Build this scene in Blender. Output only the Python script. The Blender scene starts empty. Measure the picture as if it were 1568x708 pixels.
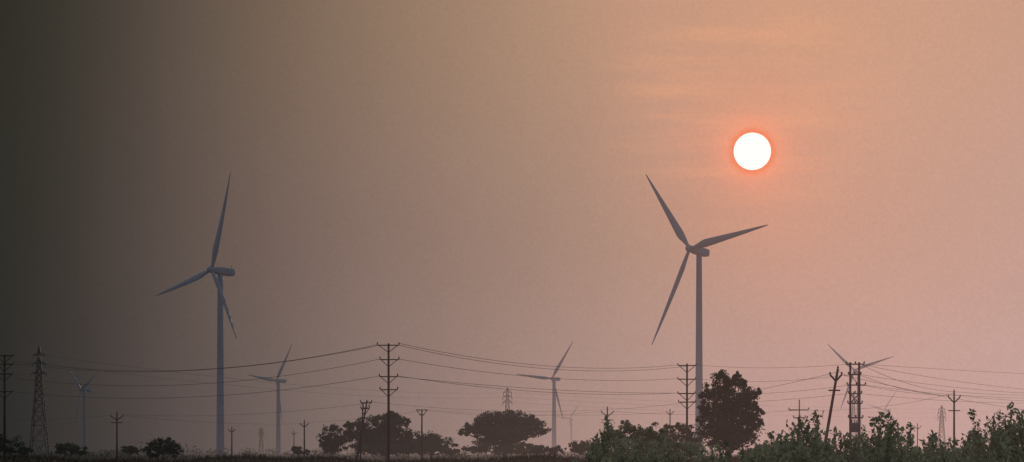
import bpy, math, random
import numpy as np
from mathutils import Vector
random.seed(7); rng=np.random.default_rng(7)
F=4446.0; EYE=1.7; HOR=694.0
SC=bpy.context.scene
SC.view_settings.view_transform='Standard'; SC.view_settings.look='None'; SC.view_settings.exposure=0
def W(px,py,D): return np.array([(px-784)/F*D, D, EYE+(HOR-py)/F*D])
def lin(c):
    r=[]
    for v in c:
        v/=255.0
        r.append(v/12.92 if v<=0.04045 else ((v+0.055)/1.055)**2.4)
    return (r[0],r[1],r[2],1.0)
SUN_AZ=math.atan((1152-784)/F); SUN_EL=math.atan((HOR-232)/F*math.cos(SUN_AZ))
SD=Vector((math.sin(SUN_AZ)*math.cos(SUN_EL),math.cos(SUN_AZ)*math.cos(SUN_EL),math.sin(SUN_EL)))

# ---------------------------------------------------------------- sky colour by direction, also painted onto surfaces as haze
def M(nt,op,a,b=None,c=None,clamp=False):
    n=nt.nodes.new('ShaderNodeMath'); n.operation=op; n.use_clamp=clamp
    for i,v in enumerate((a,b,c)):
        if v is None: continue
        if isinstance(v,(int,float)): n.inputs[i].default_value=v
        else: nt.links.new(v,n.inputs[i])
    return n.outputs[0]
def MR(nt,v,a,b,c=0,d=1,smooth=True):
    n=nt.nodes.new('ShaderNodeMapRange'); n.interpolation_type='SMOOTHSTEP' if smooth else 'LINEAR'
    nt.links.new(v,n.inputs[0])
    for i,x in enumerate((a,b,c,d)): n.inputs[i+1].default_value=x
    return n.outputs[0]
def MIX(nt,f,a,b,mode='MIX'):
    n=nt.nodes.new('ShaderNodeMix'); n.data_type='RGBA'; n.blend_type=mode
    for i,v in ((0,f),(6,a),(7,b)):
        if isinstance(v,(int,float,tuple)): n.inputs[i].default_value=v
        else: nt.links.new(v,n.inputs[i])
    return n.outputs[2]
def RAMP(nt,f,stops,interp='LINEAR'):
    n=nt.nodes.new('ShaderNodeValToRGB'); r=n.color_ramp; r.interpolation=interp
    while len(r.elements)>1: r.elements.remove(r.elements[-1])
    r.elements[0].position=stops[0][0]; r.elements[0].color=stops[0][1]
    for p,c in stops[1:]:
        e=r.elements.new(p); e.color=c
    nt.links.new(f,n.inputs[0]); return n.outputs[0]
AMBIENT=(0.27,0.31,0.37,1)
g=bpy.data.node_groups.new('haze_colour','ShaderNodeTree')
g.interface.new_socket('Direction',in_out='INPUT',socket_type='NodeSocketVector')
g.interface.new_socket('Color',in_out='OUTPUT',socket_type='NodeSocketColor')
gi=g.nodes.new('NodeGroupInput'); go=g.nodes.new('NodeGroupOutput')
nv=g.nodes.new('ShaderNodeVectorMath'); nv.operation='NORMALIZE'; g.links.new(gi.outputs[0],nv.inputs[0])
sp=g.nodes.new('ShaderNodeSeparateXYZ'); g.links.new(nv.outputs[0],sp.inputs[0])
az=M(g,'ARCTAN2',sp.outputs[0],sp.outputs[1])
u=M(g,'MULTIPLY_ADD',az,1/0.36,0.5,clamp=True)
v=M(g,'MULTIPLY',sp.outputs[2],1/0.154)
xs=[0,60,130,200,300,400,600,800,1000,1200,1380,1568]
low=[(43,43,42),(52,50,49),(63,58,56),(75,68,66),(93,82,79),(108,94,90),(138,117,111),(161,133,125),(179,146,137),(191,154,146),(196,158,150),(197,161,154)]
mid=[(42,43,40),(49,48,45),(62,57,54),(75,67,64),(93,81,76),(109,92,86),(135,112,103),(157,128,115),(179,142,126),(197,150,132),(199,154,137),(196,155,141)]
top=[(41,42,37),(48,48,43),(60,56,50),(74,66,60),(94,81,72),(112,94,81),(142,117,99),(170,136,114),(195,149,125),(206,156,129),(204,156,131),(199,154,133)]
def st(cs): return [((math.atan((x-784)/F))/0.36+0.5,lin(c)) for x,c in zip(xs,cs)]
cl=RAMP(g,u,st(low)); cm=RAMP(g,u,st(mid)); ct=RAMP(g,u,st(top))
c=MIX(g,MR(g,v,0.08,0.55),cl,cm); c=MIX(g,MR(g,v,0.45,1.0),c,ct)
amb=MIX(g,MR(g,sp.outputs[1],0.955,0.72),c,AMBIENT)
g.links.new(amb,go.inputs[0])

def paint_haze(nt,shader,scale=1.0):  # aerial haze painted into the material: emission mixed in by distance and height
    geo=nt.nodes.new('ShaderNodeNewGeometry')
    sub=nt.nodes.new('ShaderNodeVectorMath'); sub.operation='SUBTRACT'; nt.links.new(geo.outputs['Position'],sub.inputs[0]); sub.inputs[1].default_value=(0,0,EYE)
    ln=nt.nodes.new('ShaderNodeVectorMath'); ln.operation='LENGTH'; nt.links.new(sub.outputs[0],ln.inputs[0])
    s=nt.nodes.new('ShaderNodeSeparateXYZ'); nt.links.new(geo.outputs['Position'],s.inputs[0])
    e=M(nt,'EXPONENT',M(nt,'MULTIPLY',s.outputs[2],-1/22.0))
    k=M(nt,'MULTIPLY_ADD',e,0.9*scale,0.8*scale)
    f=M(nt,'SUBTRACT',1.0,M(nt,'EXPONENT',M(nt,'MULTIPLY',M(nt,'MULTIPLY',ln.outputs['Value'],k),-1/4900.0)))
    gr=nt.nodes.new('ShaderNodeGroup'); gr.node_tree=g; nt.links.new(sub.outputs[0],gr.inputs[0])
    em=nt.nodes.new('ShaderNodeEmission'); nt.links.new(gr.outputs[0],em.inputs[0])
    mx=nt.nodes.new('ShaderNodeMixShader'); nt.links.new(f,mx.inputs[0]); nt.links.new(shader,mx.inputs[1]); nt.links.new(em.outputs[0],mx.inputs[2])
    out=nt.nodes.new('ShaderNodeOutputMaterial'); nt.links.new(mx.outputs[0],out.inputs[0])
def newmat(name):
    m=bpy.data.materials.new(name); m.use_nodes=True; m.node_tree.nodes.clear()
    try: m.cycles.emission_sampling='NONE'
    except Exception: pass
    return m
def mat_solid(name,c1,c2,rough=0.6,nscale=3.0,metal=0.0,stretch=(1,1,1)):
    m=newmat(name); nt=m.node_tree
    tc=nt.nodes.new('ShaderNodeNewGeometry'); mp=nt.nodes.new('ShaderNodeMapping'); mp.inputs['Scale'].default_value=stretch
    nt.links.new(tc.outputs['Position'],mp.inputs[0])
    no=nt.nodes.new('ShaderNodeTexNoise'); no.inputs['Scale'].default_value=nscale; no.inputs['Detail'].default_value=6; nt.links.new(mp.outputs[0],no.inputs[0])
    col=MIX(nt,MR(nt,no.outputs[0],0.35,0.65),c1+(1,),c2+(1,))
    b=nt.nodes.new('ShaderNodeBsdfPrincipled'); nt.links.new(col,b.inputs['Base Color']); b.inputs['Roughness'].default_value=rough; b.inputs['Metallic'].default_value=metal
    b.inputs['Specular IOR Level'].default_value=.15
    paint_haze(nt,b.outputs[0]); return m
def mat_leaf(name,c1,c2,trans=0.35,spec=0.2):
    m=newmat(name); nt=m.node_tree
    a=nt.nodes.new('ShaderNodeAttribute'); a.attribute_name='leafcol'
    col=MIX(nt,a.outputs['Fac'],c1+(1,),c2+(1,))
    d=nt.nodes.new('ShaderNodeBsdfPrincipled'); nt.links.new(col,d.inputs['Base Color']); d.inputs['Roughness'].default_value=0.65
    d.inputs['Specular IOR Level'].default_value=spec
    t=nt.nodes.new('ShaderNodeBsdfTranslucent'); nt.links.new(col,t.inputs[0])
    x=nt.nodes.new('ShaderNodeMixShader'); x.inputs[0].default_value=trans
    nt.links.new(d.outputs[0],x.inputs[1]); nt.links.new(t.outputs[0],x.inputs[2])
    paint_haze(nt,x.outputs[0]); return m

PAINT=mat_solid('turbine_paint',(0.125,0.165,0.215),(0.15,0.19,0.24),0.5,0.15)
STEEL=mat_solid('galvanised_steel',(0.04,0.035,0.033),(0.07,0.062,0.058),0.7,2.0)
RUST=mat_solid('rusted_pole_steel',(0.035,0.02,0.018),(0.065,0.033,0.027),0.8,4.0)
CONC=mat_solid('pole_concrete',(0.10,0.085,0.075),(0.15,0.13,0.12),0.9,3.0)
PORC=mat_solid('insulator_porcelain',(0.10,0.05,0.03),(0.16,0.09,0.06),0.3,3.0)
WIRE=mat_solid('wire_aluminium',(0.06,0.05,0.06),(0.09,0.08,0.09),0.6,1.0)
BARK=mat_solid('bark',(0.04,0.03,0.025),(0.09,0.07,0.05),0.9,6.0,stretch=(1,1,.3))
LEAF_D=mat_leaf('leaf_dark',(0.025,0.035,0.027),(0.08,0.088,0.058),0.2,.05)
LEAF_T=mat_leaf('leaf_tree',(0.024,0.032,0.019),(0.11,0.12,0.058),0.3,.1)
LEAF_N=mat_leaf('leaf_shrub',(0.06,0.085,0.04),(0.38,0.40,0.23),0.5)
GRASS=mat_leaf('dry_grass',(0.03,0.02,0.013),(0.06,0.042,0.026),0.05,0.0)

# ---------------------------------------------------------------- mesh helpers
class MB:
    def __init__(s): s.v=[]; s.f=[]
    def loft(s,rings,cap=True):
        n=len(rings[0]); b=len(s.v)
        for r in rings: s.v.extend([tuple(p) for p in r])
        for i in range(len(rings)-1):
            for j in range(n):
                k=(j+1)%n
                s.f.append((b+i*n+j,b+i*n+k,b+(i+1)*n+k,b+(i+1)*n+j))
        if cap:
            s.f.append(tuple(b+j for j in range(n))[::-1]); e=b+(len(rings)-1)*n
            s.f.append(tuple(e+j for j in range(n)))
    def tube(s,pts,rad,n=8,cap=True):
        pts=[np.array(p,float) for p in pts]
        if not hasattr(rad,'__len__'): rad=[rad]*len(pts)
        rings=[]
        for i,p in enumerate(pts):
            t=pts[min(i+1,len(pts)-1)]-pts[max(i-1,0)]; t/=np.linalg.norm(t)+1e-9
            a=np.array([0,0,1.0]) if abs(t[2])<0.9 else np.array([0,1.0,0])
            x=np.cross(a,t); x/=np.linalg.norm(x); y=np.cross(t,x)
            rings.append([p+rad[i]*(math.cos(q)*x+math.sin(q)*y) for q in [2*math.pi*j/n+math.pi/4 for j in range(n)]])
        s.loft(rings,cap)
    def beam(s,a,b,w): s.tube([a,b],w*0.7071,4)
def mkobj(name,mb,mats,parent=None,smooth=True,vcol=None,matidx=None):
    me=bpy.data.meshes.new(name); me.from_pydata(mb.v,[],mb.f)
    for m in (mats if isinstance(mats,list) else [mats]): me.materials.append(m)
    if smooth: me.polygons.foreach_set('use_smooth',[True]*len(me.polygons))
    if matidx is not None: me.polygons.foreach_set('material_index',matidx)
    if vcol is not None:
        at=me.attributes.new('leafcol','FLOAT','POINT'); at.data.foreach_set('value',vcol)
    me.update()
    o=bpy.data.objects.new(name,me); SC.collection.objects.link(o)
    if parent: o.parent=parent
    return o
def empty(name):
    e=bpy.data.objects.new(name,None); SC.collection.objects.link(e); return e

# ---------------------------------------------------------------- turbines
def turbine(hub,tips,tower_px,D,wt,wb,bw=1.0):
    s=D/F; P=np.array([[t[0]-hub[0],hub[1]-t[1]] for t in tips],float)
    m=P.mean(0); Q=P-m; Mx=Q.T@Q/1.5; w,vec=np.linalg.eigh(Mx)
    R=math.sqrt(w[1]); k=math.sqrt(max(1-w[0]/w[1],0.01))
    nx=vec[:,0]; nx=nx if nx[0]<0 else -nx
    n=np.array([nx[0]*k,-math.sqrt(1-k*k),nx[1]*k])
    e1=np.array([vec[0,1],0,vec[1,1]]); e2=np.cross(n,e1)
    z=0
    for q in Q:
        d=-(n[0]*q[0]+n[2]*q[1])/n[1]; q3=np.array([q[0],d,q[1]])
        z+=np.exp(3j*math.atan2(q3@e2,q3@e1))
    ph=np.angle(z)/3
    h=min(max(float(m@n[[0,2]])/(k*k),0.02*R),0.1*R)
    Rm=R*s; hm=h*s; C=W(hub[0],hub[1],D)
    E=empty('wind_turbine')
    for b in range(3):
        a=ph+b*2*math.pi/3; dr=math.cos(a)*e1+math.sin(a)*e2; tg=np.cross(n,dr)
        rings=[]
        for t in np.linspace(0,1,22):
            r=(0.02+0.98*t)*Rm
            if t<0.2:
                f=(t/0.2); f=f*f*(3-2*f); ch=(0.028*(1-f)+0.078*f)*Rm; th=(0.028*(1-f)+0.022*f)*Rm
            else:
                f=(t-0.2)/0.8; ch=(0.078*(1-f)**0.85*0.88+0.009)*Rm; th=ch*0.26
            ch*=bw
            tw=math.radians(22*(1-t)**2+4)
            cd=math.cos(tw)*tg+math.sin(tw)*n; td=np.cross(dr,cd)
            c0=C+dr*r+n*hm*(t**1.6)
            off=(0.12*ch if t>0.15 else 0.12*ch*t/0.15)
            ring=[]
            for j in range(12):
                q=2*math.pi*j/12; x=math.cos(q); y=math.sin(q)
                yy=y*(0.5+0.25*(1-x)*min(1,t*6)) if t>0.02 else y*0.5
                ring.append(c0+cd*(x*0.5*ch+off)+td*yy*th)
            rings.append(ring)
        mb=MB(); mb.loft(rings); mkobj('blade_%d'%(b+1),mb,PAINT,E)
    # spinner hub
    mb=MB(); rings=[]
    for t,rr in ((-0.035,0.030),(-0.02,0.034),(0.0,0.036),(0.02,0.033),(0.037,0.024),(0.048,0.013),(0.053,0.003)):
        rings.append([C+n*t*Rm+rr*Rm*(math.cos(q)*e1+math.sin(q)*e2) for q in [2*math.pi*j/20 for j in range(20)]])
    mb.loft(rings); mkobj('rotor_hub',mb,PAINT,E)
    # nacelle
    ax=-n; side=np.cross(ax,[0,0,1]); side/=np.linalg.norm(side); up=np.cross(side,ax)
    mb=MB(); rings=[]
    for t,wd,hg,dz in ((0.03,0.024,0.025,0),(0.045,0.030,0.031,0),(0.08,0.035,0.037,0),(0.16,0.038,0.040,0.002),(0.23,0.037,0.039,0.003),(0.255,0.034,0.035,0.005),(0.262,0.028,0.029,0.006)):
        r=[]
        for j in range(20):
            q=2*math.pi*j/20; cx=math.copysign(abs(math.cos(q))**0.45,math.cos(q)); cy=math.copysign(abs(math.sin(q))**0.45,math.sin(q))
            r.append(C+ax*t*Rm+side*wd*Rm*cx+up*(hg*cy+dz)*Rm)
        rings.append(r)
    mb.loft(rings)
    mkobj('nacelle',mb,PAINT,E)
    mb=MB(); p=C+ax*0.23*Rm+up*0.041*Rm; mb.tube([p,p+np.array([0,0,0.03*Rm])],0.002*Rm,6); mb.tube([p+np.array([0,0,0.03*Rm])-side*0.012*Rm,p+np.array([0,0,0.03*Rm])+side*0.012*Rm],0.002*Rm,6)
    mkobj('wind_vane',mb,STEEL,E)
    # tower
    ov=(tower_px-hub[0])*s/abs(n[0]); tx=C[0]-n[0]*ov; ty=C[1]-n[1]*ov; zt=C[2]-0.033*Rm
    mb=MB(); pts=[];rad=[]
    for i in range(25):
        t=i/24; pts.append((tx,ty,zt*t)); rad.append(((wb*(1-t)+wt*t)/2)*s)
    mb.tube(pts,rad,32)
    for t in (0.27,0.55,0.8):
        r=((wb*(1-t)+wt*t)/2)*s
        mb.tube([(tx,ty,zt*t-0.12),(tx,ty,zt*t+0.12)],r*1.03,32)
    r=wb/2*s
    mb.tube([(tx,ty,0),(tx,ty,0.35)],r*1.5,32)
    mkobj('tower',mb,PAINT,E)
    mb=MB(); mb.beam((tx,ty-r,1.0),(tx,ty-r,3.2),0.9); mkobj('door',mb,STEEL,E,False)
turbine((324,413),[(356,267),(225,447),(371,523)],336.5,1334,8.5,12.5)
turbine((1056,381),[(993,259),(1166,353),(999,527)],1071.5,1266,8.5,12.5)
turbine((423,583),[(450,527),(375,572),(434,647)],426,2200,5,7.5)
turbine((845,580),[(877,524),(790,572),(862,644)],848.5,2400,5,7.5)
turbine((124,597),[(94,557),(155,574),(111,660)],129,2500,4,6.5)
turbine((1308,567),[(1270,528),(1365,549),(1284,630)],1317,2300,5,9)
turbine((872,641),[(893,617),(855,637),(880,668)],875,6800,2.4,3.4)
turbine((1354,628),[(1374,592),(1334,616),(1356,668)],1357,7500,2.4,3.6)

# ---------------------------------------------------------------- lattice pylons
def pylon(px,top,D,wb,wt,arms,bw):
    s=D/F; x0=(px-784)*s; H=EYE+(HOR-top)*s; mb=MB()
    waist=0.72
    def hw(t):
        return (wb*(1-t/waist)**1.15+wt*(1-(1-t/waist)**1.15))/2*s if t<waist else wt/2*s*(1-(t-waist)/(1-waist)*0.85)
    cs=lambda t:[np.array([x0+a*hw(t),D+b*hw(t),H*t]) for a,b in((-1,-1),(1,-1),(1,1),(-1,1))]
    L=[0,0.16,0.3,0.42,0.52,0.6,0.66,0.72,0.78,0.84,0.9,1.0]
    for i in range(len(L)-1):
        A=cs(L[i]);B=cs(L[i+1])
        for j in range(4):
            mb.beam(A[j],B[j],bw*1.3); k=(j+1)%4
            mb.beam(A[j],B[k],bw*0.7); mb.beam(A[k],B[j],bw*0.7); mb.beam(B[j],B[k],bw*0.7)
    for ap,hl in arms:
        z=EYE+(HOR-ap)*s; w=hw(z/H)
        for sg in (-1,1):
            tip=np.array([x0+sg*hl*s,D,z])
            for dy in (-w,w):
                mb.beam((x0+sg*w,D+dy,z),tip,bw); mb.beam((x0+sg*w,D+dy,z+3.2*s),tip,bw*0.8)
            mb.beam(tip,tip-np.array([0,0,5*s]),bw*1.0)
    mkobj('transmission_tower',mb,STEEL,smooth=False)
pylon(60,532,860,28,9,[(544,9),(557,10),(572,11)],0.24)
pylon(777,594,1900,16,5.5,[(601,6),(608,7),(616,7)],0.38)
pylon(1442,621,2500,13,5,[(627,5),(633,6),(640,6)],0.45)
pylon(400,655,3200,8,3.5,[(659,4),(664,4)],0.5)
pylon(1307,600,2100,10,4,[(608,5),(616,5)],0.3)

# ---------------------------------------------------------------- poles
def pole(px,top,D,arms,w=3.6,lean=0.0,mat=RUST,braces=True,name='utility_pole',ins=True,foot=None):
    s=D/F; x0=(px-784)*s; H=EYE+(HOR-top)*s; E=empty(name); mb=MB()
    xa=lambda z:x0-lean*(H-z)
    mb.tube([(xa(-0.3),D,-0.3),(xa(H),D,H)],[w*s*0.62,w*s*0.42],8); mkobj('pole',mb,mat,E)
    mb=MB(); mi=MB()
    for ap,l,r in arms:
        z=EYE+(HOR-ap)*s; a=np.array([xa(z)-l*s,D-0.1,z]); b=np.array([xa(z)+r*s,D-0.1,z]); mb.beam(a,b,0.11*D/300)
        if braces:
            dz=11*s
            for q,ll in ((a,l),(b,r)):
                qq=q+(b-a)/np.linalg.norm(b-a)*(0.12*ll*s if q is a else -0.12*ll*s)
                mb.beam(qq,(xa(z-dz),D-0.1,z-dz),0.07*D/300)
        if ins:
            for q in (a,b):
                mi.tube([q+np.array([0,0,.04]),q+np.array([0,0,.14]),q+np.array([0,0,.2]),q+np.array([0,0,.3])],[0.03,0.09,0.05,0.06],8)
    mkobj('crossarms',mb,mat,E,False)
    if ins: mkobj('insulators',mi,PORC,E)
    return xa
# tall lattice-braced poles
def tallpole(px,top,D,arms,w=3.6):
    s=D/F; xa=pole(px,top,D,arms,w,braces=True)
ARMC=[(529,17,16),(551,13,16),(577,14,14),(597,13,14)]
tallpole(595,526,293,ARMC)
tallpole(7,543,330,[(545,16,14),(558,13,14),(573,14,13),(600,13,13)])
tallpole(1052,557,362,[(560,14,14),(581,14,13),(603,14,12),(616,13,13)],3.2)
# V-arm poles
def vpole(px,top,D,vh,vw,lean=0.0,w=2.4,mat=CONC,arm2=None):
    s=D/F; x0=(px-784)*s; H=EYE+(HOR-top)*s; E=empty('utility_pole'); mb=MB()
    xa=lambda z:x0-lean*(H-z)
    mb.tube([(xa(-.3),D,-.3),(xa(H),D,H)],[w*s*.65,w*s*.42],8); mkobj('pole',mb,mat,E)
    mb=MB(); mi=MB(); z=H-vh*s*1.9; 
    for sg in (-1,1):
        a=(xa(z),D-.08,z); b=np.array([xa(z)+sg*vw*s,D-.08,z+vh*s]); mb.beam(a,b,0.6*w*s)
        mb.beam((xa(z+.1)+sg*vw*s*.98,D-.08,z+vh*s),(xa(z+.1)+sg*vw*s*.98,D-.08,z+vh*s*1.35),0.35*w*s)
        mi.tube([b+np.array([0,0,.02]),b+np.array([0,0,.12]),b+np.array([0,0,.22])],[0.05,0.09,0.05],8)
    if arm2:
        z2=z-arm2*s; mb.beam((xa(z2)-vw*s,D-.08,z2),(xa(z2)+vw*s,D-.08,z2),0.5*w*s)
    mi.tube([(xa(H),D,H),(xa(H),D,H+.12),(xa(H),D,H+.24)],[0.05,0.09,0.04],8)
    mkobj('v_crossarm',mb,mat,E,False); mkobj('insulators',mi,PORC,E)
vpole(1461,600,330,9,9,0,3.0,RUST,arm2=12)
vpole(179,632,420,6,9,0,2.4,RUST,arm2=4)
vpole(466,645,480,5,6,0,2.2,RUST)
vpole(355,655,560,4,5,0,2.0,RUST)
vpole(930,625,420,7,9,0,2.4,CONC,arm2=5)
vpole(1026,628,520,4,5,0,2,CONC)
vpole(1283,565,240,10,9,0.17,4.4,RUST,arm2=14)
vpole(450,660,900,3,4,0,1.6,CONC)
vpole(1405,650,600,4,5,0,1.6,CONC)
# leaning pair
pole(562,613,330,[(617,9,8),(626,7,6)],2.6,lean=0.17)
pole(556,617,331,[(640,4,6)],2.0,lean=0.05,braces=False,ins=False)
# trapezoid arm pole
def tpole(px,top,D):
    s=D/F;x0=(px-784)*s;H=EYE+(HOR-top)*s;E=empty('utility_pole');mb=MB()
    mb.tube([(x0,D,-.3),(x0,D,H)],[1.7*s,1.0*s],8); mkobj('pole',mb,RUST,E)
    mb=MB(); mb.beam((x0-9*s,D-.1,H),(x0+9*s,D-.1,H),.13)
    mb.beam((x0-8*s,D-.1,H),(x0-2*s,D-.1,H-9*s),.1); mb.beam((x0+8*s,D-.1,H),(x0+2*s,D-.1,H-9*s),.1); mb.beam((x0-4*s,D-.1,H-7*s),(x0+4*s,D-.1,H-7*s),.1)
    mkobj('crossarms',mb,RUST,E,False)
tpole(646,628,420)
pole(1224,612,360,[(628,16,14),(640,9,9)],2.0,mat=CONC,braces=False)
# two-pole transformer structure
def hframe(D=300):
    s=D/F;E=empty('double_pole_structure');mb=MB();mi=MB()
    X=lambda p:(p-784)*s; Z=lambda p:EYE+(HOR-p)*s
    for p in (1302,1315.5): mb.tube([(X(p),D,-.3),(X(p),D,Z(555))],[1.9*s,1.6*s],8)
    mkobj('poles',mb,RUST,E); mb=MB()
    for py,a,b in ((558,1296,1323),(574,1299,1318),(590,1297,1325),(603,1299,1319),(618,1298,1320),(640,1299,1321)):
        mb.beam((X(a),D-.16,Z(py)),(X(b),D-.16,Z(py)),.13)
        for q in (a,(a+b)/2,b):
            z=Z(py)+.06; mi.tube([(X(q),D-.16,z),(X(q),D-.16,z+.1),(X(q),D-.16,z+.25)],[.05,.09,.04],8)
    mb.beam((X(1302),D-.1,Z(603)),(X(1315),D-.1,Z(618)),.09); mb.beam((X(1315),D-.12,Z(603)),(X(1302),D-.12,Z(618)),.09)
    mb.beam((X(1302),D-.1,Z(574)),(X(1315),D-.1,Z(590)),.07)
    mkobj('crossarms',mb,RUST,E,False); mkobj('insulators',mi,PORC,E)
    mb=MB(); mb.tube([(X(1308),D,Z(662)),(X(1308),D,Z(648))],.42,14); 
    for q in (-.25,0,.25): mb.tube([(X(1308)+q,D,Z(648)),(X(1308)+q,D,Z(648)+.3)],[.06,.03],8)
    mkobj('transformer',mb,STEEL,E)
hframe()

# ---------------------------------------------------------------- wires
def wires(spans,r=0.028):
    mb=MB()
    for (a,Da),(b,Db),sag in spans:
        A=W(a[0],a[1],Da);B=W(b[0],b[1],Db); n=22; sg=sag*(Da+Db)/2/F
        pts=[]
        for i in range(n+1):
            t=i/n; p=A*(1-t)+B*t; p[2]-=sg*4*t*(1-t); pts.append(p)
        mb.tube(pts,r,4,False)
    mkobj('power_line',mb,WIRE)
c0,l0,r0=293,330,362
wires([((( 21,553),l0),((578,528),c0),26),(((21,557),l0),((578,529.5),c0),24),(((20,579),l0),((582,550),c0),24),(((20,600),l0),((581,576),c0),20),(((-9,545),l0),((-300,560),430),6),(((-8,573),l0),((-300,580),430),6)],0.027)
wires([((( 611,526),c0),((1038,559),r0),17),(((611,529),c0),((1066,559),r0),21),(((611,550),c0),((1038,580),r0),13),(((609,576),c0),((1038,602),r0),11),(((609,577),c0),((1066,602),r0),7)],0.027)
wires([(((1066,559),r0),((1300,558),300),5),(((1066,580),r0),((1299,574),300),7),(((1066,602),r0),((1299,590),300),6),(((1038,616),r0),((1297,603),300),5)],0.02)
wires([(((1322,558),300),((1800,580),500),3),(((1322,559),300),((1760,600),420),14),(((1318,574),300),((1780,600),420),14),(((1325,590),300),((1700,606),380),10),(((1319,603),300),((1700,612),420),9),(((1322,560),300),((1461,600),330),8),(((1318,575),300),((1452,606),330),6),(((1322,590),300),((1470,606),330),4),
       (((1461,600),330),((1760,590),400),10),(((1470,606),330),((1760,604),400),10)],0.02)
wires([(((562,615),330),((930,627),420),8),(((179,634),420),((562,618),330),9),(((646,628),420),((922,630),420),8),(((938,630),420),((1224,628),360),6),(((930,627),420),((1283,570),240),9),(((1240,628),360),((1461,602),330),8),(((655,628),420),((1020,632),520),6),(((466,647),480),((646,629),420),3),(((188,636),420),((466,649),480),5),(((-60,640),420),((170,636),420),5),(((1283,567),240),((1300,575),300),2),
   (((1292,575),240),((1700,640),420),9)],0.018)
wires([(((65,557),860),((777,608),1900),14),(((65,544),860),((777,601),1900),14),(((55,572),860),((-300,560),700),8),(((777,601),1900),((1442,627),2500),5),(((777,608),1900),((1442,633),2500),5),(((777,616),1900),((1442,640),2500),5),(((1442,627),2500),((1900,640),2800),4)],0.06)

# ---------------------------------------------------------------- foliage
def leaf_mesh(cent,size,tint,aspect=0.55,updir=None):
    n=len(cent); a=rng.normal(size=(n,3)); a/=np.linalg.norm(a,axis=1)[:,None]
    if updir is not None: a=a*0.8+updir; a/=np.linalg.norm(a,axis=1)[:,None]
    b=rng.normal(size=(n,3)); b-= (b*a).sum(1)[:,None]*a; b/=np.linalg.norm(b,axis=1)[:,None]
    nn=np.cross(a,b)
    sz=size*(0.6+0.8*rng.random(n))[:,None]
    p0=cent-a*sz*.5; p2=cent+a*sz*.5; p1=cent+b*sz*.5*aspect+nn*sz*.1; p3=cent-b*sz*.5*aspect+nn*sz*.1
    V=np.stack([p0,p1,p2,p3],1).reshape(-1,3); col=np.repeat(tint,4)
    return V,col
def foliage_obj(name,mbwood,cent,size,tint,mat,aspect=0.6,updir=None):
    V,col=leaf_mesh(cent,size,tint,aspect,updir)
    nb=len(mbwood.v); nf=len(mbwood.f); mb=MB(); mb.v=mbwood.v+[tuple(x) for x in V.tolist()]
    k=len(cent); mb.f=mbwood.f+[(nb+4*i,nb+4*i+1,nb+4*i+2,nb+4*i+3) for i in range(k)]
    return mkobj(name,mb,[BARK,mat],smooth=False,vcol=[0.5]*nb+col.tolist(),matidx=[0]*nf+[1]*k)
def tree(name,px,D,clumps,leaf,n,mat=LEAF_D,trunk_w=4,aspect=0.7,sub=0.27,dens=26):
    s=D/F; wood=MB(); base=np.array([(px-784)*s,D,0.0]); cents=[];tints=[]
    area=sum(c[2]*c[3] for c in clumps)
    low=min(W(0,c[1]+c[3],D)[2] for c in clumps); fork=base+np.array([0,0,max(0.5,low*0.75+0.2)])
    wood.tube([base-np.array([0,0,.2]),base*0.5+fork*0.5+np.array([.05,0,0]),fork],[trunk_w*s*.7,trunk_w*s*.5,trunk_w*s*.45],8)
    for cx,cy,rx,ry in clumps:
        c=W(cx,cy,D)+np.array([0,rng.normal()*rx*s*0.35,0]); R=np.array([rx*s,rx*s*0.9,ry*s])
        mid=(fork+c)/2+rng.normal(size=3)*0.1*rx*s; mid[2]-=0.1*ry*s
        wood.tube([fork,mid,c],[trunk_w*s*.35,trunk_w*s*.22,trunk_w*s*.1],6)
        ns=max(8,int(dens*rx*ry/area*len(clumps)))
        d=rng.normal(size=(ns,3)); d/=np.linalg.norm(d,axis=1)[:,None]; rr=(0.3+0.8*rng.random(ns)**0.7)[:,None]
        sc=c+d*rr*R
        for q in sc[:10]: wood.tube([c,(c+q)/2+rng.normal(size=3)*.05*rx*s,q],[trunk_w*s*.1,trunk_w*s*.07,trunk_w*s*.03],4)
        k=int(n*rx*ry/area); idx=rng.integers(0,ns,k); subr=(sub*(0.4+1.1*rng.random(ns)))
        dd=rng.normal(size=(k,3)); dd/=np.linalg.norm(dd,axis=1)[:,None]
        rad=(rng.random(k)**0.45)*(1+0.6*(rng.random(k)<0.12)*rng.random(k))
        p=sc[idx]+dd*rad[:,None]*subr[idx][:,None]*np.array([R[0],R[1],(R[2]*0.7+R[0]*0.3)])
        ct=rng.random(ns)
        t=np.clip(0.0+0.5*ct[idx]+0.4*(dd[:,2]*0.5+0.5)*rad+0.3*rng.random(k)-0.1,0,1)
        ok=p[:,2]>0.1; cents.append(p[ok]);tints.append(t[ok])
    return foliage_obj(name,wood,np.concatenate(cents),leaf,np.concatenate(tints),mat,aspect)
# roundish bush + dark group
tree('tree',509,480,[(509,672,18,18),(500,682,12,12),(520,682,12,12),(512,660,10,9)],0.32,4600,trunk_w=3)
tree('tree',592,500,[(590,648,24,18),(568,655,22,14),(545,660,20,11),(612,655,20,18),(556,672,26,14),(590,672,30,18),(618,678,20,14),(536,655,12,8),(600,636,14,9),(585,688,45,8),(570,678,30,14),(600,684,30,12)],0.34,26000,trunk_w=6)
tree('tree',660,520,[(650,676,22,13),(672,680,22,12),(640,684,22,12),(690,688,14,8),(660,690,30,6)],0.34,9000,trunk_w=4)
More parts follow.
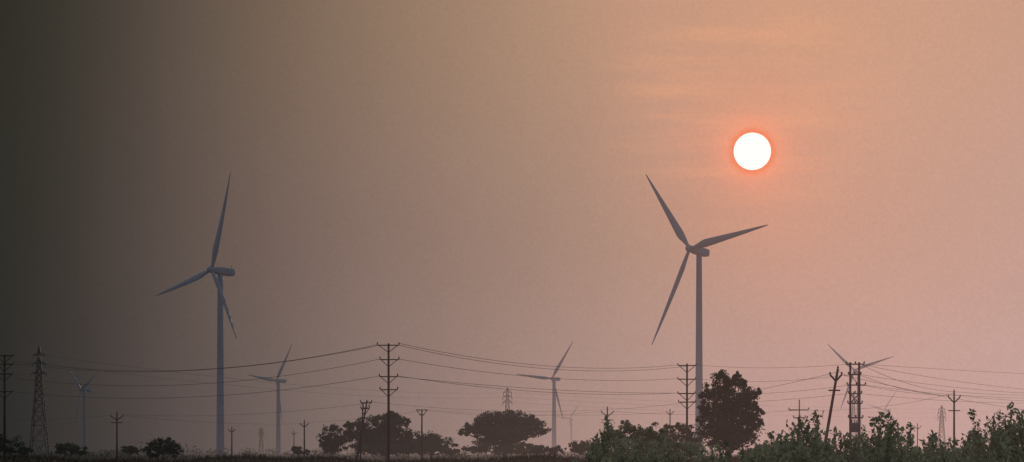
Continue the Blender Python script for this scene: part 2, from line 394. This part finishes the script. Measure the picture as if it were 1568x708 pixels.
# umbrella tree
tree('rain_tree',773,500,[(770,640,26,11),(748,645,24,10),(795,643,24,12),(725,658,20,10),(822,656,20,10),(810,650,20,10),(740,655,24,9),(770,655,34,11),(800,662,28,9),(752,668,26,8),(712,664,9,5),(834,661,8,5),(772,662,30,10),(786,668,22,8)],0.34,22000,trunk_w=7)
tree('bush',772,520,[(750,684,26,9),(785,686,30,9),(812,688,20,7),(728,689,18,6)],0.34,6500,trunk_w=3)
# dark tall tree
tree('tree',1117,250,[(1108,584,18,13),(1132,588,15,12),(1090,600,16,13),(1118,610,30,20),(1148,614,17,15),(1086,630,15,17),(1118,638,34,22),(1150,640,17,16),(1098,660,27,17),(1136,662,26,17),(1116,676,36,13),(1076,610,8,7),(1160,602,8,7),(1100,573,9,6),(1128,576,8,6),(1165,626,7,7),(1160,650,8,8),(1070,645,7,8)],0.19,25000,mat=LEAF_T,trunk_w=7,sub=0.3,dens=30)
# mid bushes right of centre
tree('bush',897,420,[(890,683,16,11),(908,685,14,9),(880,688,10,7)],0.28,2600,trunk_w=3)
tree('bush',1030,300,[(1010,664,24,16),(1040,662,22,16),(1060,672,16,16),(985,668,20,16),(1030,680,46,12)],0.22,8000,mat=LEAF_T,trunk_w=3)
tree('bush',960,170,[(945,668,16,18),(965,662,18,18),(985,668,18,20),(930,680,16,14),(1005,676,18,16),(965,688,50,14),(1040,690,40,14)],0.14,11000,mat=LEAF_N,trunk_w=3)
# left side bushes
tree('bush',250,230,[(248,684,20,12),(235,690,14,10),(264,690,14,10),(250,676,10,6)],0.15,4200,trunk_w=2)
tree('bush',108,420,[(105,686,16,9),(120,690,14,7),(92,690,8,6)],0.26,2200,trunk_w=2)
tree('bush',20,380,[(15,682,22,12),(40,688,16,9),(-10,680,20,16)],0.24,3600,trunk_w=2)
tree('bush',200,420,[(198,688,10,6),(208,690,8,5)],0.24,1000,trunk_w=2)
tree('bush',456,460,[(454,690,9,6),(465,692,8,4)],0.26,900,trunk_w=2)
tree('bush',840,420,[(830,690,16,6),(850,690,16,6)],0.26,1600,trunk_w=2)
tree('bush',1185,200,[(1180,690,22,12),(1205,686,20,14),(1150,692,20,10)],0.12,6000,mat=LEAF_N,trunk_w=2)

# foreground leafy shrubs
def shrub(px,top,D,spread,stems,leaf=0.13,mat=LEAF_N):
    s=D/F; x0=(px-784)*s; H=EYE+(HOR-top)*s; wood=MB(); C=[];T=[]
    for i in range(stems):
        h=H*(0.55+0.42*random.random()**1.3) if i else H*1.03
        a=random.random()*6.283; sp=spread*random.random()**0.6*(0.35 if i==0 else 1)
        b=np.array([x0+math.cos(a)*sp*.25,D+math.sin(a)*sp*.25,0]); e=np.array([x0+math.cos(a)*sp,D+math.sin(a)*sp,h])
        mid=(b+e)/2; mid[2]+=h*.12; w1=rng.normal(size=3)*.04
        pts=[b*(1-t)**2+2*mid*t*(1-t)+e*t*t+w1*math.sin(t*9) for t in np.linspace(0,1,8)]
        wood.tube(pts,list(np.linspace(.014,.005,8)),4,False)
        P=np.array(pts); nl=int(h*24); ct=random.random()
        for j in range(nl):
            t=0.25+0.75*(j/nl); q=t*7; k=min(int(q),6); p=P[k]+(P[k+1]-P[k])*(q-k)
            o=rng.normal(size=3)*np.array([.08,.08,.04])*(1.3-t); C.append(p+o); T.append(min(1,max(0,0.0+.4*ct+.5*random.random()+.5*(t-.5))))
        for _ in range(int(h*4)):
            t=0.3+0.6*random.random(); q=t*7; k=min(int(q),6); p=P[k]+(P[k+1]-P[k])*(q-k)
            aa=random.random()*6.283; L=.18+.42*random.random()*(1.2-t); d=np.array([math.cos(aa)*.7,math.sin(aa)*.7,.55+.3*random.random()])*L
            wood.tube([p,p+d*.5+np.array([0,0,.02]),p+d],[.006,.004,.003],3,False)
            for _ in range(int(L*22)):
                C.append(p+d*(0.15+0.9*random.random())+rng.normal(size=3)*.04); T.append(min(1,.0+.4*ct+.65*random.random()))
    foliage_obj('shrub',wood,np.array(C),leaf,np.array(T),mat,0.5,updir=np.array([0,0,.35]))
env=[(915,668),(927,642),(948,662),(972,668),(1000,660),(1028,672),(1060,680),(1092,688),(1125,688),(1155,682),(1180,668),(1205,660),(1228,644),(1250,632),(1272,656),(1296,662),(1318,654),(1340,644),(1356,630),(1378,650),(1400,652),(1424,662),(1446,672),(1466,674),(1484,658),(1498,630),(1516,642),(1538,622),(1556,638),(1575,636),(1600,645)]
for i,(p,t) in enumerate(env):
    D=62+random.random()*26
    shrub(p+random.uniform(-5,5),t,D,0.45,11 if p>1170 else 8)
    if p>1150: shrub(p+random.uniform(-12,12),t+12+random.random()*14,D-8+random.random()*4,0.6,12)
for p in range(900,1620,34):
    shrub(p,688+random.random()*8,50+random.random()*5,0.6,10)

# low hedgerow / distant trees as single masses
def mass(name,D0,D1,x0,x1,count,hmin,hmax,leaf,per,mat):
    C=[];T=[]
    for _ in range(count):
        D=random.uniform(D0,D1); px=random.uniform(x0,x1); h=random.uniform(hmin,hmax)*(0.6+0.8*random.random()); w=h*random.uniform(.6,1.6)
        c=np.array([(px-784)/F*D,D,h*.5]); d=rng.normal(size=(per,3)); d/=np.linalg.norm(d,axis=1)[:,None]
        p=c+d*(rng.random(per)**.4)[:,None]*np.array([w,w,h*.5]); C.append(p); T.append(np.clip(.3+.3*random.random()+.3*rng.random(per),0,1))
    foliage_obj(name,MB(),np.concatenate(C),leaf,np.concatenate(T),mat,.8)
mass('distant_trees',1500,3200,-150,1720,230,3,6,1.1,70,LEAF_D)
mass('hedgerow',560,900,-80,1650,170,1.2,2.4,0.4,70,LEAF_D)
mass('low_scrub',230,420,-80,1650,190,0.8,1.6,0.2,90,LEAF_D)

# grass tufts on the field edge
N=42000
gx=rng.uniform(-48,48,N); gy=rng.uniform(175,330,N); gx*=gy/200
hh=0.15+0.4*rng.random(N)*(0.5+0.5*np.sin(gx*.8+gy*.3)**2)
def bank(x,y): return 1.35*np.exp(-((y-215)/22.0)**2)*(0.85+0.12*np.sin(x*.31+1)+0.07*np.sin(x*.83))
gz=bank(gx,gy)
V=np.empty((N,3,3)); w=.025+.03*rng.random(N)
V[:,0]=np.stack([gx-w,gy,gz],1);V[:,1]=np.stack([gx+w,gy,gz],1);V[:,2]=np.stack([gx+rng.normal(size=N)*.15,gy+rng.normal(size=N)*.1,gz+hh],1)
mb=MB(); mb.v=[tuple(p) for p in V.reshape(-1,3).tolist()]; mb.f=[(3*i,3*i+1,3*i+2) for i in range(N)]
mkobj('dry_grass',mb,GRASS,smooth=False,vcol=np.repeat(rng.random(N),3).tolist())

# ---------------------------------------------------------------- ground: one sheet
m=newmat('field_soil'); nt=m.node_tree
geo=nt.nodes.new('ShaderNodeNewGeometry')
n1=nt.nodes.new('ShaderNodeTexNoise'); n1.inputs['Scale'].default_value=0.02; n1.inputs['Detail'].default_value=8; nt.links.new(geo.outputs['Position'],n1.inputs[0])
n2=nt.nodes.new('ShaderNodeTexNoise'); n2.inputs['Scale'].default_value=1.5; n2.inputs['Detail'].default_value=6; nt.links.new(geo.outputs['Position'],n2.inputs[0])
ca=MIX(nt,MR(nt,n1.outputs[0],.4,.6),(0.06,0.042,0.027,1),(0.042,0.042,0.025,1)); cb=MIX(nt,MR(nt,n2.outputs[0],.3,.7,0,.6),ca,(0.09,0.065,0.042,1))
b=nt.nodes.new('ShaderNodeBsdfDiffuse'); nt.links.new(cb,b.inputs['Color']); b.inputs['Roughness'].default_value=.6
paint_haze(nt,b.outputs[0])
ys=[-3000,-500,-100,-20,0,30,60,90,120,150]+list(range(160,280,6))+[300,350,420,500,700,1000,1500,2500,4000,7000,12000,20000,45000]
xs_=[-45000,-12000,-4000,-1500,-600,-300,-150]+list(range(-80,81,2))+[150,300,600,1500,4000,12000,45000]
mb=MB()
for y in ys:
    for x in xs_: mb.v.append((x,y,float(bank(x,y))))
nx=len(xs_)
for i in range(len(ys)-1):
    for j in range(nx-1): mb.f.append((i*nx+j,i*nx+j+1,(i+1)*nx+j+1,(i+1)*nx+j))
mkobj('ground',mb,m)

# ---------------------------------------------------------------- sun disc
bpy.ops.mesh.primitive_uv_sphere_add(segments=96,ring_count=48,radius=28.3/F*43000,location=SD*43000+Vector((0,0,EYE)))
so=bpy.context.object; so.name='sun'; so.data.name='sun'
sm=newmat('sun_surface'); nt=sm.node_tree; em=nt.nodes.new('ShaderNodeEmission'); em.inputs[0].default_value=(1,.93,.84,1); em.inputs[1].default_value=1.15
ou=nt.nodes.new('ShaderNodeOutputMaterial'); nt.links.new(em.outputs[0],ou.inputs[0]); so.data.materials.append(sm)
for p in so.data.polygons: p.use_smooth=True

# ---------------------------------------------------------------- world
w=bpy.data.worlds.new('World'); SC.world=w; w.use_nodes=True; nt=w.node_tree; nt.nodes.clear()
tc=nt.nodes.new('ShaderNodeTexCoord'); gr=nt.nodes.new('ShaderNodeGroup'); gr.node_tree=g; nt.links.new(tc.outputs['Generated'],gr.inputs[0])
col=gr.outputs[0]
# thin stretched haze streaks
mp=nt.nodes.new('ShaderNodeMapping'); mp.inputs['Scale'].default_value=(14,14,150); nt.links.new(tc.outputs['Generated'],mp.inputs[0])
no=nt.nodes.new('ShaderNodeTexNoise'); no.inputs['Scale'].default_value=1.0; no.inputs['Detail'].default_value=5; no.inputs['Roughness'].default_value=.55; nt.links.new(mp.outputs[0],no.inputs[0])
def angto(v):
    dt=nt.nodes.new('ShaderNodeVectorMath'); dt.operation='DOT_PRODUCT'; nt.links.new(tc.outputs['Generated'],dt.inputs[0]); dt.inputs[1].default_value=v
    return M(nt,'MULTIPLY',M(nt,'ARCCOSINE',M(nt,'MINIMUM',dt.outputs['Value'],1.0)),F)
near=angto(Vector((math.sin(.08)*math.cos(.122),math.cos(.08)*math.cos(.122),math.sin(.122))))
sf=M(nt,'MULTIPLY',MR(nt,no.outputs[0],.42,.75),MR(nt,near,270,30,0,.5))
col=MIX(nt,sf,col,lin((236,167,128)))
# broad glow and tight aureole round the sun
a=angto(SD)
halo=RAMP(nt,M(nt,'MULTIPLY',a,1/260.0,clamp=True),[(0,(.9,.9,.9,1)),(29/260,(.82,.82,.82,1)),(33/260,(.72,.72,.72,1)),(40/260,(.62,.62,.62,1)),(50/260,(.47,.47,.47,1)),(62/260,(.32,.32,.32,1)),(80/260,(.20,.20,.20,1)),(115/260,(.11,.11,.11,1)),(170/260,(.045,.045,.045,1)),(1,(0,0,0,1))])
hc=MIX(nt,MR(nt,a,28,42),lin((255,126,82)),lin((255,158,124)))
col=MIX(nt,halo,col,hc)
# fine mottling
n3=nt.nodes.new('ShaderNodeTexNoise'); n3.inputs['Scale'].default_value=900; n3.inputs['Detail'].default_value=2; nt.links.new(tc.outputs['Generated'],n3.inputs[0])
n4=nt.nodes.new('ShaderNodeTexNoise'); n4.inputs['Scale'].default_value=25; n4.inputs['Detail'].default_value=4; nt.links.new(tc.outputs['Generated'],n4.inputs[0])
gm=M(nt,'ADD',M(nt,'MULTIPLY_ADD',n3.outputs[0],.16,.92),M(nt,'MULTIPLY_ADD',n4.outputs[0],.06,-.03))
cmb=nt.nodes.new('ShaderNodeCombineColor')
for i in range(3): nt.links.new(gm,cmb.inputs[i])
col=MIX(nt,1.0,col,cmb.outputs[0],'MULTIPLY')
bg=nt.nodes.new('ShaderNodeBackground'); nt.links.new(col,bg.inputs[0])
sky=nt.nodes.new('ShaderNodeTexSky'); sky.sky_type='NISHITA'; sky.sun_disc=False; sky.sun_elevation=SUN_EL; sky.sun_rotation=SUN_AZ; sky.dust_density=5
bs=nt.nodes.new('ShaderNodeBackground'); nt.links.new(sky.outputs[0],bs.inputs[0]); bs.inputs[1].default_value=.05
mx=nt.nodes.new('ShaderNodeMixShader'); mx.inputs[0].default_value=.006; nt.links.new(bg.outputs[0],mx.inputs[1]); nt.links.new(bs.outputs[0],mx.inputs[2])
ou=nt.nodes.new('ShaderNodeOutputWorld'); nt.links.new(mx.outputs[0],ou.inputs[0])

# ---------------------------------------------------------------- sun lamp
ld=bpy.data.lights.new('sun_light','SUN'); ld.energy=2.0; ld.angle=math.radians(.6); ld.color=(1,.68,.48)
lo=bpy.data.objects.new('sun_light',ld); SC.collection.objects.link(lo); lo.rotation_euler=(-SD).to_track_quat('-Z','Y').to_euler()

# ---------------------------------------------------------------- camera
cd=bpy.data.cameras.new('camera'); co=bpy.data.objects.new('camera',cd); SC.collection.objects.link(co)
cd.sensor_width=36; cd.lens=36*F/1568; cd.shift_x=0; cd.shift_y=(HOR-354)/1568; cd.clip_start=.5; cd.clip_end=100000
co.location=(0,0,EYE); co.rotation_euler=(math.radians(90),0,0); SC.camera=co
